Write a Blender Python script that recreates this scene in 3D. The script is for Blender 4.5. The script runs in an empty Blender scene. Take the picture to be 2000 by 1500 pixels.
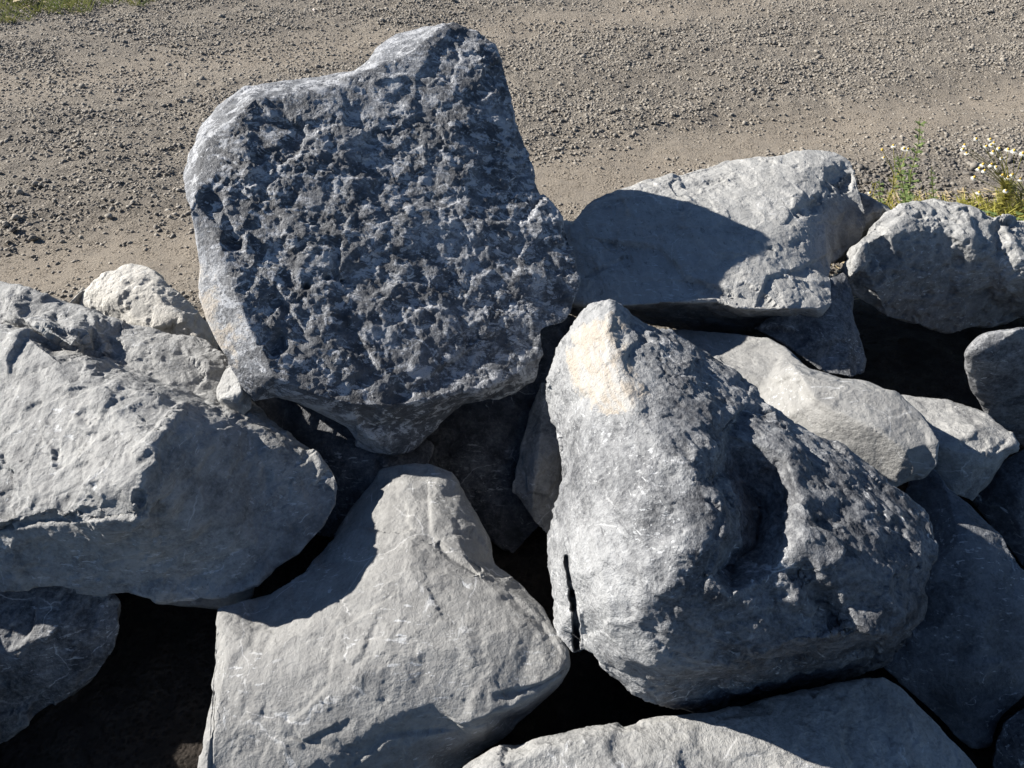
import bpy, bmesh, math, random
import numpy as np
from mathutils import Vector
from mathutils.geometry import delaunay_2d_cdt

random.seed(7)
RNG = np.random.default_rng(11)
scene = bpy.context.scene
COL = scene.collection

# ------------------------------------------------------------------ camera, sky, sun, exposure
CAM_H, PITCH, FPX = 1.5, math.radians(42.0), 1450.0      # eye height, look-down angle, focal length in 2000-px units
cam_data = bpy.data.cameras.new('camera')
cam_data.sensor_width = 36.0
cam_data.lens = 36.0 * FPX / 2000.0
cam_data.clip_start, cam_data.clip_end = 0.05, 2000.0
cam = bpy.data.objects.new('camera', cam_data)
COL.objects.link(cam)
cam.location = (0, 0, CAM_H)
cam.rotation_euler = (math.pi / 2 - PITCH, 0, 0)
scene.camera = cam

SUN_EL, SUN_BACK = math.radians(29.0), math.radians(17.0)  # sun to the side (-x), a little behind the stones (+y)
SUN = Vector((-math.cos(SUN_EL) * math.cos(SUN_BACK), math.cos(SUN_EL) * math.sin(SUN_BACK), math.sin(SUN_EL)))
world = bpy.data.worlds.new('World')
scene.world = world
world.use_nodes = True
wn = world.node_tree
for n in list(wn.nodes):
    wn.nodes.remove(n)
sky = wn.nodes.new('ShaderNodeTexSky')
sky.sky_type = 'NISHITA'
sky.sun_disc = False
sky.sun_elevation = SUN_EL
sky.sun_rotation = math.atan2(SUN.x, SUN.y)
sky.air_density, sky.dust_density, sky.ozone_density = 0.75, 0.0, 2.5
bg = wn.nodes.new('ShaderNodeBackground')
bg.inputs['Strength'].default_value = 0.05
wo = wn.nodes.new('ShaderNodeOutputWorld')
wn.links.new(sky.outputs[0], bg.inputs['Color'])
wn.links.new(bg.outputs[0], wo.inputs['Surface'])
sun_data = bpy.data.lights.new('sun', 'SUN')
sun_data.energy = 5.0
sun_data.angle = math.radians(0.53)
sun_data.color = (1.0, 0.95, 0.875)
sun = bpy.data.objects.new('sun', sun_data)
COL.objects.link(sun)
sun.rotation_euler = SUN.to_track_quat('Z', 'Y').to_euler()
scene.cycles.diffuse_bounces = 3
scene.view_settings.view_transform = 'Standard'
scene.view_settings.look = 'None'
scene.view_settings.exposure = 1.34
scene.view_settings.gamma = 1.0
scene.view_settings.use_curve_mapping = False

# ------------------------------------------------------------------ survey helper: where a sighted point lies in the world
CP, SP = math.cos(PITCH), math.sin(PITCH)

def at(px, py, v):
    """A sighted point. v below 1: its height above the road in metres; v from 1 up: its distance along the line of sight."""
    t = (750.0 - py) / FPX
    d = v if v >= 1.0 else (CAM_H - v) / (SP - CP * t)
    return np.array((d * (px - 1000.0) / FPX, d * (CP + SP * t), CAM_H + d * (CP * t - SP)))

def sight(P):
    """The inverse: world points to sighted coordinates and distance."""
    q = P - np.array((0, 0, CAM_H))
    d = q[:, 1] * CP - q[:, 2] * SP
    u = q[:, 1] * SP + q[:, 2] * CP
    return 1000 + FPX * q[:, 0] / d, 750 - FPX * u / d, d

# ------------------------------------------------------------------ noise in numpy
_G = RNG.normal(size=(256, 3)).astype(np.float32)
_G /= np.linalg.norm(_G, axis=1)[:, None]

def _hash(ix, iy, iz, seed):
    h = (ix.astype(np.uint32) * np.uint32(374761393)) ^ (iy.astype(np.uint32) * np.uint32(668265263)) ^ (iz.astype(np.uint32) * np.uint32(2147483647)) ^ np.uint32((seed * 1274126177) & 0xffffffff)
    h = (h ^ (h >> np.uint32(13))) * np.uint32(1274126177)
    return h ^ (h >> np.uint32(16))

def perlin(P, seed=0):
    P = P.astype(np.float32)
    i = np.floor(P)
    f = P - i
    i = i.astype(np.int64)
    u = f * f * f * (f * (f * 6 - 15) + 10)
    res = []
    for dz in (0, 1):
        for dy in (0, 1):
            for dx in (0, 1):
                g = _G[_hash(i[:, 0] + dx, i[:, 1] + dy, i[:, 2] + dz, seed) & np.uint32(255)]
                res.append(g[:, 0] * (f[:, 0] - dx) + g[:, 1] * (f[:, 1] - dy) + g[:, 2] * (f[:, 2] - dz))
    x0 = res[0] + u[:, 0] * (res[1] - res[0]); x1 = res[2] + u[:, 0] * (res[3] - res[2])
    x2 = res[4] + u[:, 0] * (res[5] - res[4]); x3 = res[6] + u[:, 0] * (res[7] - res[6])
    y0 = x0 + u[:, 1] * (x1 - x0); y1 = x2 + u[:, 1] * (x3 - x2)
    return (y0 + u[:, 2] * (y1 - y0)) * 1.6

def fbm(P, octaves, seed=0, gain=0.5):
    s, a = 0.0, 1.0
    for k in range(octaves):
        s = s + a * perlin(P, seed + k)
        P = P * 2.03 + 7.7
        a *= gain
    return s

def cells(P, seed=0):
    """Broken-stone relief: every cell of a jittered lattice is a little tilted plane, so cells meet in sharp steps. Returns height and edge distance."""
    i = np.floor(P - 0.5).astype(np.int64)
    P = P.astype(np.float32)
    best = np.full(len(P), 1e9, np.float32); second = best.copy(); val = np.zeros(len(P), np.float32)
    for dz in (0, 1):
        for dy in (0, 1):
            for dx in (0, 1):
                cx, cy, cz = i[:, 0] + dx, i[:, 1] + dy, i[:, 2] + dz
                h = _hash(cx, cy, cz, seed)
                j = _G[h & np.uint32(255)] * 0.38
                r = P - np.stack((cx, cy, cz), 1).astype(np.float32) - 0.5 - j
                dd = (r * r).sum(1)
                g = _G[(h >> np.uint32(9)) & np.uint32(255)]
                v = (r * g).sum(1) * 0.9 + g[:, 0] * 0.55
                m = dd < best
                second = np.where(m, best, np.minimum(second, dd))
                val = np.where(m, v, val)
                best = np.where(m, dd, best)
    return val, np.sqrt(second) - np.sqrt(best)

def sstep(a, b, x):
    t = np.clip((x - a) / (b - a), 0, 1)
    return t * t * (3 - 2 * t)

# ------------------------------------------------------------------ mesh helpers
def tri_normals(V, F):
    a, b, c = V[F[:, 0]], V[F[:, 1]], V[F[:, 2]]
    n = np.cross(b - a, c - a)
    N = np.zeros_like(V)
    for k in range(3):
        for ax in range(3):
            N[:, ax] += np.bincount(F[:, k], n[:, ax], len(V))
    return N / (np.linalg.norm(N, axis=1)[:, None] + 1e-12)

def edges_of(F):
    e = np.concatenate((F[:, [0, 1]], F[:, [1, 2]], F[:, [2, 0]]))
    e.sort(axis=1)
    key = e[:, 0].astype(np.int64) * (F.max() + 1) + e[:, 1]
    _, first, inv = np.unique(key, return_index=True, return_inverse=True)
    return e[first], inv.reshape(3, -1).T

def smooth(V, F, times, lam):
    E, _ = edges_of(F)
    deg = np.bincount(E.ravel(), minlength=len(V))[:, None]
    lam = np.asarray(lam)
    if lam.ndim == 1:
        lam = lam[:, None]
    for _ in range(times):
        S = np.zeros_like(V)
        for ax in range(3):
            S[:, ax] = np.bincount(E[:, 0], V[E[:, 1], ax], len(V)) + np.bincount(E[:, 1], V[E[:, 0], ax], len(V))
        V = V + lam * (S / deg - V)
    return V

def refine(V, A, F, fine, coarse, passes=14):
    """Split every edge longer than its limit (fine on the faces in view, coarse at the back), leaving no cracks. A: per-vertex attributes, A[:,0] = in view."""
    for _ in range(passes):
        E, FE = edges_of(F)
        L = np.linalg.norm(V[E[:, 0]] - V[E[:, 1]], axis=1)
        w = np.minimum(A[E[:, 0], 0], A[E[:, 1], 0])
        mark = L > coarse + (fine - coarse) * w
        if not mark.any():
            break
        LF = L[FE]
        longest = LF.argmax(1)
        le = FE[np.arange(len(F)), longest]
        while True:
            need = mark[FE].any(1) & ~mark[le]
            if not need.any():
                break
            mark[le[need]] = True
        mid = np.full(len(E), -1, np.int64)
        ids = np.nonzero(mark)[0]
        mid[ids] = len(V) + np.arange(len(ids))
        V = np.concatenate((V, (V[E[ids, 0]] + V[E[ids, 1]]) / 2))
        A = np.concatenate((A, (A[E[ids, 0]] + A[E[ids, 1]]) / 2))
        r = (longest[:, None] + np.arange(3)) % 3                      # rotate so the longest edge is first
        v = np.take_along_axis(F, r, 1)
        m = mid[np.take_along_axis(FE, r, 1)]
        has = m >= 0
        c = has.sum(1)
        out = [v[c == 0]]
        k = c == 1
        a, b = v[k], m[k]
        out += [np.stack((a[:, 0], b[:, 0], a[:, 2]), 1), np.stack((b[:, 0], a[:, 1], a[:, 2]), 1)]
        k = (c == 2) & has[:, 1]
        a, b = v[k], m[k]
        out += [np.stack((a[:, 0], b[:, 0], a[:, 2]), 1), np.stack((b[:, 0], a[:, 1], b[:, 1]), 1), np.stack((b[:, 0], b[:, 1], a[:, 2]), 1)]
        k = (c == 2) & has[:, 2]
        a, b = v[k], m[k]
        out += [np.stack((b[:, 0], a[:, 1], a[:, 2]), 1), np.stack((a[:, 0], b[:, 0], b[:, 2]), 1), np.stack((b[:, 0], a[:, 2], b[:, 2]), 1)]
        k = c == 3
        a, b = v[k], m[k]
        out += [np.stack((a[:, 0], b[:, 0], b[:, 2]), 1), np.stack((b[:, 0], a[:, 1], b[:, 1]), 1), np.stack((b[:, 2], b[:, 1], a[:, 2]), 1), np.stack((b[:, 0], b[:, 1], b[:, 2]), 1)]
        F = np.concatenate(out)
    return V, A, F

def make_mesh(name, V, F, mat, shade_smooth=True, attrs=None):
    me = bpy.data.meshes.new(name)
    me.vertices.add(len(V))
    me.vertices.foreach_set('co', np.ascontiguousarray(V, np.float32).ravel())
    k = F.shape[1]
    me.loops.add(F.size)
    me.loops.foreach_set('vertex_index', np.ascontiguousarray(F, np.int32).ravel())
    me.polygons.add(len(F))
    me.polygons.foreach_set('loop_start', np.arange(0, F.size, k, dtype=np.int32))
    if shade_smooth:
        me.polygons.foreach_set('use_smooth', np.ones(len(F), bool))
    for nm, arr in (attrs or {}).items():
        at_ = me.attributes.new(nm, 'FLOAT', 'POINT')
        at_.data.foreach_set('value', np.ascontiguousarray(arr, np.float32))
    me.update(calc_edges=True)
    me.validate()
    if mat:
        me.materials.append(mat)
    return me

def link(name, data, parent=None, loc=(0, 0, 0)):
    o = bpy.data.objects.new(name, data)
    COL.objects.link(o)
    o.location = loc
    if parent:
        o.parent = parent
    return o

def tag(o, label=None, cat=None, group=None, kind=None):
    for k, v in (('label', label), ('category', cat), ('group', group), ('kind', kind)):
        if v:
            o[k] = v
    return o

# ------------------------------------------------------------------ materials
class NT:
    def __init__(self, name):
        self.m = bpy.data.materials.new(name)
        self.m.use_nodes = True
        self.t = self.m.node_tree
        self.bsdf = self.t.nodes['Principled BSDF']
    def n(self, typ, **kw):
        nd = self.t.nodes.new(typ)
        for k, v in kw.items():
            setattr(nd, k, v)
        return nd
    def put(self, sock, v):
        if isinstance(v, bpy.types.NodeSocket):
            self.t.links.new(v, sock)
        else:
            sock.default_value = v
    def math(self, op, a, b=0.0, c=0.0, clamp=False):
        nd = self.n('ShaderNodeMath', operation=op, use_clamp=clamp)
        for s, v in zip(nd.inputs, (a, b, c)):
            self.put(s, v)
        return nd.outputs[0]
    def noise(self, vec, scale, detail=6.0, rough=0.6, dist=0.0):
        nd = self.n('ShaderNodeTexNoise')
        self.put(nd.inputs['Vector'], vec)
        nd.inputs['Scale'].default_value = scale
        nd.inputs['Detail'].default_value = detail
        nd.inputs['Roughness'].default_value = rough
        nd.inputs['Distortion'].default_value = dist
        return nd.outputs['Fac']
    def ramp(self, v, lo, hi, a=0.0, b=1.0):
        nd = self.n('ShaderNodeMapRange', interpolation_type='SMOOTHSTEP')
        self.put(nd.inputs['Value'], v)
        for k, x in zip(('From Min', 'From Max', 'To Min', 'To Max'), (lo, hi, a, b)):
            self.put(nd.inputs[k], x)
        return nd.outputs['Result']
    def mix(self, f, a, b):
        nd = self.n('ShaderNodeMix', data_type='RGBA')
        self.put(nd.inputs[0], f)
        self.put(nd.inputs[6], a if isinstance(a, bpy.types.NodeSocket) else (*a, 1))
        self.put(nd.inputs[7], b if isinstance(b, bpy.types.NodeSocket) else (*b, 1))
        return nd.outputs[2]
    def attr(self, name):
        return self.n('ShaderNodeAttribute', attribute_name=name).outputs['Fac']
    def vec(self, sx=1, sy=1, sz=1, shift=None, rot=(0, 0, 0)):
        tc = self.n('ShaderNodeTexCoord')
        v = tc.outputs['Object']
        if shift is not None:
            ad = self.n('ShaderNodeVectorMath', operation='ADD')
            self.t.links.new(v, ad.inputs[0]); self.t.links.new(shift, ad.inputs[1])
            v = ad.outputs[0]
        mp = self.n('ShaderNodeMapping')
        mp.inputs['Scale'].default_value = (sx, sy, sz)
        mp.inputs['Rotation'].default_value = rot
        self.t.links.new(v, mp.inputs['Vector'])
        return mp.outputs[0]
    def bump(self, h, strength, dist, normal=None):
        nd = self.n('ShaderNodeBump')
        nd.inputs['Strength'].default_value = strength
        nd.inputs['Distance'].default_value = dist
        self.put(nd.inputs['Height'], h)
        if normal is not None:
            self.t.links.new(normal, nd.inputs['Normal'])
        return nd.outputs[0]

def rock_material(name, dark, mid, pale, vein=0.5, scuff=0.5, cream=(0.36, 0.31, 0.25), fine=1.0, flake=0.0):
    t = NT(name)
    rnd = t.n('ShaderNodeObjectInfo').outputs['Random']
    cmb = t.n('ShaderNodeCombineXYZ')
    t.put(cmb.inputs[0], t.math('MULTIPLY', rnd, 37.0)); t.put(cmb.inputs[1], t.math('MULTIPLY', rnd, 91.0)); t.put(cmb.inputs[2], t.math('MULTIPLY', rnd, 53.0))
    v = t.vec(shift=cmb.outputs[0])
    vs = t.vec(1.0, 0.32, 1.9, shift=cmb.outputs[0], rot=(0.5, 0.3, 0.6))       # stretched: bedding streaks
    big = t.noise(v, 4.0, 5, 0.55)
    med = t.noise(v, 19.0, 6, 0.70, 0.4)
    fin = t.noise(v, 130.0, 4, 0.75)
    streak = t.noise(vs, 34.0, 6, 0.72, 0.2)
    tone, warm, crest = t.attr('tone'), t.attr('warm'), t.attr('crest')
    body = t.mix(t.ramp(t.math('ADD', t.math('MULTIPLY', med, 0.6), t.math('MULTIPLY', streak, 0.4)), 0.36, 0.64), dark, mid)
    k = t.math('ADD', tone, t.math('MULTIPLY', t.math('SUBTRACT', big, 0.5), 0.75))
    k = t.math('ADD', k, t.math('MULTIPLY', t.math('SUBTRACT', med, 0.5), 0.95))
    k = t.math('ADD', k, t.math('MULTIPLY', t.math('SUBTRACT', fin, 0.5), 1.15))
    k = t.math('ADD', k, t.math('MULTIPLY', crest, 0.55))
    if flake:                                                            # ragged light crust left between dark scraped plates
        fl = t.ramp(t.noise(t.vec(1.0, 1.5, 1.5, shift=cmb.outputs[0]), 24.0, 7, 0.78, 0.5), 0.50, 0.60)
        k = t.math('ADD', k, t.math('MULTIPLY', t.math('SUBTRACT', fl, 0.42), flake))
    dust = t.ramp(k, 0.12, 0.92)
    pl = t.mix(t.ramp(streak, 0.35, 0.7), tuple(c * 0.80 for c in pale), pale)
    col = t.mix(dust, body, pl)
    # white scrapes: short streaks of crushed calcite
    sc = t.math('MULTIPLY', t.ramp(t.noise(vs, 42.0, 5, 0.62, 1.2), 0.60, 0.69), t.ramp(t.noise(v, 7.0, 3, 0.5), 0.48, 0.64))
    col = t.mix(t.math('MULTIPLY', sc, scuff), col, (0.56, 0.57, 0.58))
    vx = t.vec(0.35, 1.3, 1.6, shift=cmb.outputs[0], rot=(0.2, -0.5, 1.1))
    s2 = t.math('MULTIPLY', t.ramp(t.noise(vx, 85.0, 4, 0.65, 0.3), 0.585, 0.66), t.ramp(big, 0.48, 0.62))
    col = t.mix(t.math('MULTIPLY', s2, scuff), col, (0.50, 0.51, 0.52))
    s3 = t.ramp(t.noise(vs, 75.0, 4, 0.7, 0.2), 0.40, 0.33)
    col = t.mix(t.math('MULTIPLY', s3, 0.55), col, dark)
    # thin calcite veins
    wv = t.n('ShaderNodeTexVoronoi', feature='DISTANCE_TO_EDGE')
    wv.inputs['Scale'].default_value = 4.6
    dis = t.n('ShaderNodeTexNoise'); dis.inputs['Scale'].default_value = 5.0; dis.inputs['Detail'].default_value = 6.0
    t.put(dis.inputs['Vector'], v)
    vm = t.n('ShaderNodeVectorMath', operation='MULTIPLY_ADD')
    t.t.links.new(dis.outputs['Color'], vm.inputs[0]); vm.inputs[1].default_value = (0.16, 0.16, 0.16); t.t.links.new(v, vm.inputs[2])
    t.put(wv.inputs['Vector'], vm.outputs[0])
    line = t.math('MULTIPLY', t.ramp(wv.outputs['Distance'], 0.002, 0.009, 1.0, 0.0), t.ramp(t.noise(v, 5.0, 3), 0.46, 0.60))
    line = t.math('MULTIPLY', line, t.ramp(med, 0.40, 0.55))
    col = t.mix(t.math('MULTIPLY', line, vein), col, (0.60, 0.60, 0.60))
    # ochre stain
    wk = t.math('ADD', warm, t.math('ADD', t.math('MULTIPLY', t.math('SUBTRACT', med, 0.5), 1.1), t.math('MULTIPLY', t.math('SUBTRACT', streak, 0.5), 0.5)))
    wk = t.math('MULTIPLY', t.ramp(wk, 0.44, 0.60), 0.75)
    col = t.mix(wk, col, t.mix(t.ramp(streak, 0.40, 0.58), (0.37, 0.362, 0.345), cream))
    t.put(t.bsdf.inputs['Base Color'], col)
    t.put(t.bsdf.inputs['Roughness'], t.ramp(dust, 0.0, 1.0, 0.62, 0.95))
    t.bsdf.inputs['Specular IOR Level'].default_value = 0.35
    hh = t.math('ADD', t.math('MULTIPLY', med, 0.9), t.math('ADD', t.math('MULTIPLY', streak, 0.22), t.math('MULTIPLY', fin, 0.75)))
    b3 = t.bump(hh, 0.75 * fine, 0.010)
    t.t.links.new(b3, t.bsdf.inputs['Normal'])
    return t.m

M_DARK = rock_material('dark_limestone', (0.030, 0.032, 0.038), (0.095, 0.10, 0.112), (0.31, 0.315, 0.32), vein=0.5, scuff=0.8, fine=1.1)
M_CRUST = rock_material('crusted_dark_limestone', (0.036, 0.039, 0.046), (0.12, 0.126, 0.138), (0.40, 0.41, 0.43), vein=0.3, scuff=0.9, fine=1.15, flake=0.95)
M_BLUE = rock_material('slate_blue_limestone', (0.036, 0.04, 0.048), (0.085, 0.092, 0.104), (0.19, 0.20, 0.215), vein=0.4, scuff=0.6)
M_GREY = rock_material('grey_limestone', (0.085, 0.087, 0.09), (0.19, 0.192, 0.192), (0.335, 0.333, 0.323), vein=0.45, scuff=0.6, fine=0.85)
M_SMOOTH = rock_material('smooth_grey_limestone', (0.10, 0.10, 0.10), (0.17, 0.17, 0.167), (0.262, 0.26, 0.252), vein=0.4, scuff=0.6, fine=0.7)
M_WHITE = rock_material('pale_limestone', (0.20, 0.20, 0.195), (0.34, 0.335, 0.32), (0.50, 0.48, 0.44), vein=0.2, scuff=0.4)

# ------------------------------------------------------------------ boulders
FINE = 0.0042

def boulder(name, label, mat, out, lines=(), pts=(), T=0.35, tone=0.5, rough=0.5, warm=0.0, seed=1, chip=(0.012, 0.13), chip2=(0.005, 0.05),
            low=0.006, grain=0.0030, crumb=0.0, pits=0.0, strokes=(), fine=FINE, round_=0, stri=0.0, flat=1.0, group='boulders of the rock pile'):
    """A closed stone: its sighted outline and edges, a bulk T deep behind them, then broken, chipped and weathered."""
    def full(p):
        return (p[0], p[1], p[2], p[3] if len(p) > 3 else tone, p[4] if len(p) > 4 else rough, p[5] if len(p) > 5 else warm)
    P = [full(p) for p in out]
    no = len(P)
    ed = []
    for ln in lines:
        s = len(P)
        P += [full(p) for p in ln]
        ed += [(s + i, s + i + 1) for i in range(len(ln) - 1)]
    P += [full(p) for p in pts]
    vs, _, fs, ov, _, _ = delaunay_2d_cdt([Vector((p[0], p[1])) for p in P], ed, [list(range(no))], 1, 0.5, True)
    V, A, back = [], [], {}
    arr = np.array([p[:2] for p in P])
    D = np.array([np.dot(at(*p[:3]) - np.array((0, 0, CAM_H)), (0, CP, -SP)) for p in P])
    for i, v in enumerate(vs):
        if ov[i]:
            j = ov[i][0]
            d, a = D[j], P[j][3:]
            for q in ov[i]:
                if q < no:
                    back[q] = i
        else:
            dist = np.hypot(*(arr - np.array((v.x, v.y))).T)
            j2 = dist.argsort()[:2]
            d, a = D[j2].mean(), P[j2[0]][3:]
        V.append(at(v.x, v.y, max(d, 1.0)))
        A.append((1.0, *a))
    def inside(x, y):
        c_ = False
        for i_ in range(no):
            (x0, y0), (x1, y1) = arr[(i_ - 1) % no], arr[i_]
            if (y0 > y) != (y1 > y) and x < (x1 - x0) * (y - y0) / (y1 - y0) + x0:
                c_ = not c_
        return c_
    F = [list(f) for f in fs if len(f) == 3 and inside(sum(vs[i].x for i in f) / 3, sum(vs[i].y for i in f) / 3)]
    ring = [back[q] for q in range(no) if q in back]
    c = arr[:no].mean(0)
    r = random.Random(seed)
    prev = ring
    for s_, k, w in ((0.945, 0.30, 0.35), (0.84, 0.70, 0.0), (0.55, 0.95, 0.0)):
        cur = []
        for q, vi in zip([q for q in range(no) if q in back], ring):
            p = c + (arr[q] - c) * s_ * (1 + r.uniform(-.03, .0))
            V.append(at(p[0], p[1], D[q] + T * k * r.uniform(0.9, 1.1)))
            A.append((w, *P[q][3:]))
            cur.append(len(V) - 1)
        n = len(ring)
        for i in range(n):
            j = (i + 1) % n
            F += [[prev[i], prev[j], cur[j]], [prev[i], cur[j], cur[i]]]
        prev = cur
    V.append(at(c[0], c[1], D[:no].mean() + T))
    A.append((0.0, tone, rough, warm))
    F += [[prev[i], prev[(i + 1) % len(prev)], len(V) - 1] for i in range(len(prev))]
    bm = bmesh.new()
    bv = [bm.verts.new(v) for v in V]
    for f in F:
        try:
            bm.faces.new([bv[i] for i in f])
        except ValueError:
            pass
    bmesh.ops.recalc_face_normals(bm, faces=bm.faces)
    bm.verts.index_update()
    F = np.array([[v.index for v in f.verts] for f in bm.faces], np.int64)
    bm.free()
    V, A = np.array(V), np.array(A)
    used = np.zeros(len(V), bool); used[F.ravel()] = True
    remap = np.cumsum(used) - 1
    V, A, F = V[used], A[used], remap[F]
    # round the edges a little, then break the surface at falling sizes
    V, A, F = refine(V, A, F, 0.035, 0.08)
    V = smooth(V, F, round_, 0.32)
    px, py, dd = sight(V)                                                # beyond the picture's edge the stone may be coarser
    A[:, 0] *= (px > -150) & (px < 2150) & (py < 1620)
    N = tri_normals(V, F)
    V = V + N * (low * fbm(V / 0.20 + seed * 3.1, 3, seed))[:, None]
    V, A, F = refine(V, A, F, 0.0085, 0.035)
    V = smooth(V, F, 1, 0.20 if T > 0.1 else 0.12)
    N = tri_normals(V, F)
    W = V + 0.03 * np.stack([perlin(V / 0.09 + 5 * s + seed, seed + s) for s in (1, 2, 3)], 1)
    ro = A[:, 2]
    c1, e1 = cells(W / chip[1] + seed, seed)
    c2, e2 = cells(W * np.array((1, 1, 1.4)) / chip2[1] + seed, seed + 9)
    patch = sstep(-0.25, 0.35, perlin(V / 0.16 + seed * 1.7, seed + 40))
    V = V + N * (chip[0] * c1 * (0.4 + 0.6 * ro) + 0.003 * ro * fbm(V / 0.055 + seed, 2, seed + 5))[:, None]
    # split off flat flakes: whatever stands proud of a local fracture plane is taken down to it
    fv = np.nonzero(A[:, 0] > 0.9)[0]
    rg = np.random.default_rng(seed + 500)
    for _ in range(int(len(fv) * 0.0055 * flat)):
        i_ = fv[rg.integers(len(fv))]
        R = rg.uniform(0.035, 0.13)
        dv = V - V[i_]
        q = np.nonzero((np.abs(dv[:, 0]) < R) & (np.abs(dv[:, 1]) < R) & (np.abs(dv[:, 2]) < R))[0]
        rr = np.linalg.norm(dv[q], axis=1)
        q, rr = q[rr < R], rr[rr < R]
        core = q[rr < 0.75 * R]
        if len(core) < 12:
            continue
        n_ = N[core].mean(0)
        if np.linalg.norm(n_) < 0.90:
            continue
        n_ /= np.linalg.norm(n_)
        h_ = dv[q] @ n_
        lim = np.quantile(h_[rr < 0.75 * R], rg.uniform(0.45, 0.8))
        V[q] -= (np.clip(h_ - lim, 0, 0.03) * (1 - sstep(0.8 * R, R, rr)))[:, None] * n_
    N = tri_normals(V, F)
    c3, _ = cells(W * np.array((1.2, 1, 1)) / (chip2[1] * 1.9) + seed + 3, seed + 11)
    V = V + N * (chip2[0] * (1.1 * c2 * (0.25 + 0.75 * patch) + 0.9 * c3 * (1 - 0.5 * patch)) * (0.25 + 0.75 * ro) + 0.003 * ro * fbm(V / 0.04 + seed, 2, seed + 6))[:, None]
    N = tri_normals(V, F)
    Sm = smooth(V, F, 2, 0.6)
    edge = sstep(0.0005, 0.0024, ((V - Sm) * N).sum(1)) * A[:, 0]
    V = V - N * (edge * (0.003 * np.clip(c2 + 0.3, 0, 2) + 0.002 * np.clip(perlin(V / 0.03, seed + 77) + 0.3, 0, 2)))[:, None]
    A = np.concatenate((A, edge[:, None]), 1)
    V = smooth(V, F, 1, 0.15)
    px, py, dd = sight(V)
    for st in strokes:
        if st[0] == 'crack':                                             # finer mesh along a crack
            for (x0, y0), (x1, y1) in zip(st[1][:-1], st[1][1:]):
                ex, ey = x1 - x0, y1 - y0
                u = np.clip(((px - x0) * ex + (py - y0) * ey) / (ex * ex + ey * ey), 0, 1)
                A[(np.hypot(px - x0 - u * ex, py - y0 - u * ey) < 20) & (A[:, 0] > 0.99), 0] = 1.085
    V, A, F = refine(V, A, F, fine, 0.035)
    A[:, 0] = np.minimum(A[:, 0], 1)
    N = tri_normals(V, F)
    ro, fr = A[:, 2], A[:, 0]
    disp = np.zeros(len(V))
    W = V + 0.008 * np.stack([perlin(V / 0.022 + 4 * q_, seed + 15 + q_) for q_ in (1, 2, 3)], 1)
    pat = 0.3 + 0.7 * sstep(-0.3, 0.4, perlin(V / 0.07 + seed, seed + 18))
    gr = (0.30 + 0.70 * ro) * pat
    disp += grain * gr * (0.75 * cells(W * np.array((1, 1, 1.3)) / 0.026 + seed, seed + 21)[0] + 0.42 * cells(W / 0.0125 + seed, seed + 22)[0] + 0.35 * fbm(V / 0.03 + seed, 3, seed + 20, 0.6))
    if stri:
        S = V @ np.array(((0.8, 0.36, -0.48), (-0.6, 0.48, -0.64), (0.0, 0.8, 0.6)))
        disp += stri * ro * fbm(S / np.array((0.05, 0.012, 0.016)) + seed, 3, seed + 31, 0.6)
    crest = 0.55 * A[:, 4] * np.clip(perlin(V / 0.02, seed + 78) + 0.55, 0, 1)
    if crumb:                                                            # flaky crust in ragged plates, thick in some places and scraped off in others
        W = V * np.array((0.85, 1.15, 1.15)) + 0.022 * np.stack([fbm(V / 0.035 + 9 * q_, 2, seed + 50 + q_) for q_ in (1, 2, 3)], 1)
        k1, f1 = cells(W / 0.060, seed + 60)
        k2, f2 = cells(W / 0.028, seed + 61)
        rd = 1 - np.abs(perlin(W / 0.026, seed + 62)) * 2.4
        h = 0.9 * k1 + 0.75 * k2 + 0.55 * np.clip(rd, 0, 1) ** 2 + 0.25 * perlin(V / 0.008, seed + 63)
        msk = sstep(0.45, 0.9, ro) * (0.15 + 0.95 * sstep(-0.35, 0.3, perlin(V / np.array((0.16, 0.10, 0.08)), seed + 64)))
        disp += crumb * msk * (h - 0.15)
        crest = crest + msk * (0.7 * perlin(V / np.array((0.10, 0.05, 0.05)), seed + 65) + 0.5 * np.clip(rd, 0, 1) ** 2 - 0.15)
    if pits:
        pn = perlin(V / 0.028 + 3, seed + 70) + 0.5 * perlin(V / 0.07, seed + 71)
        disp -= pits * ro * sstep(0.30, 0.60, pn)
    px, py, dd = sight(V)
    toward = (np.array((0, 0, CAM_H)) - V); toward /= np.linalg.norm(toward, axis=1)[:, None]
    facing = np.clip((N * toward).sum(1) * 2.2 - 0.2, 0, 1) * fr
    for st in strokes:
        kind, pl, w, dep = st[:4]
        best = np.full(len(V), 1e9); side = np.zeros(len(V))
        if len(pl) == 1:
            best = np.hypot(px - pl[0][0], (py - pl[0][1]))
        for (x0, y0), (x1, y1) in zip(pl[:-1], pl[1:]):
            ex, ey = x1 - x0, y1 - y0
            u = np.clip(((px - x0) * ex + (py - y0) * ey) / (ex * ex + ey * ey), 0, 1)
            ds = np.hypot(px - x0 - u * ex, py - y0 - u * ey)
            sd = np.sign(ex * (py - y0) - ey * (px - x0))
            m = ds < best
            best = np.where(m, ds, best); side = np.where(m, sd, side)
        best = best * (1 + 0.35 * perlin(V / 0.02 + 1, seed + 80))
        if kind == 'crack':
            sink_ = dep * np.clip(facing * 3, 0, 1) * (1 - sstep(0.3 * w, w, best))
            V = V - toward * sink_[:, None]
        elif kind == 'groove' or kind == 'dent':
            disp -= dep * facing * (1 - sstep(0.25 * w, w, best))
        elif kind == 'bump':
            disp += dep * facing * (1 - sstep(0.0, w, best))
        else:                                                           # step: one side sunk, healing away from the edge
            disp -= dep * facing * sstep(-4.0, 4.0, side * best) * np.clip(1 - best / w, 0, 1) ** 1.2
    V = V + N * disp[:, None]
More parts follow.
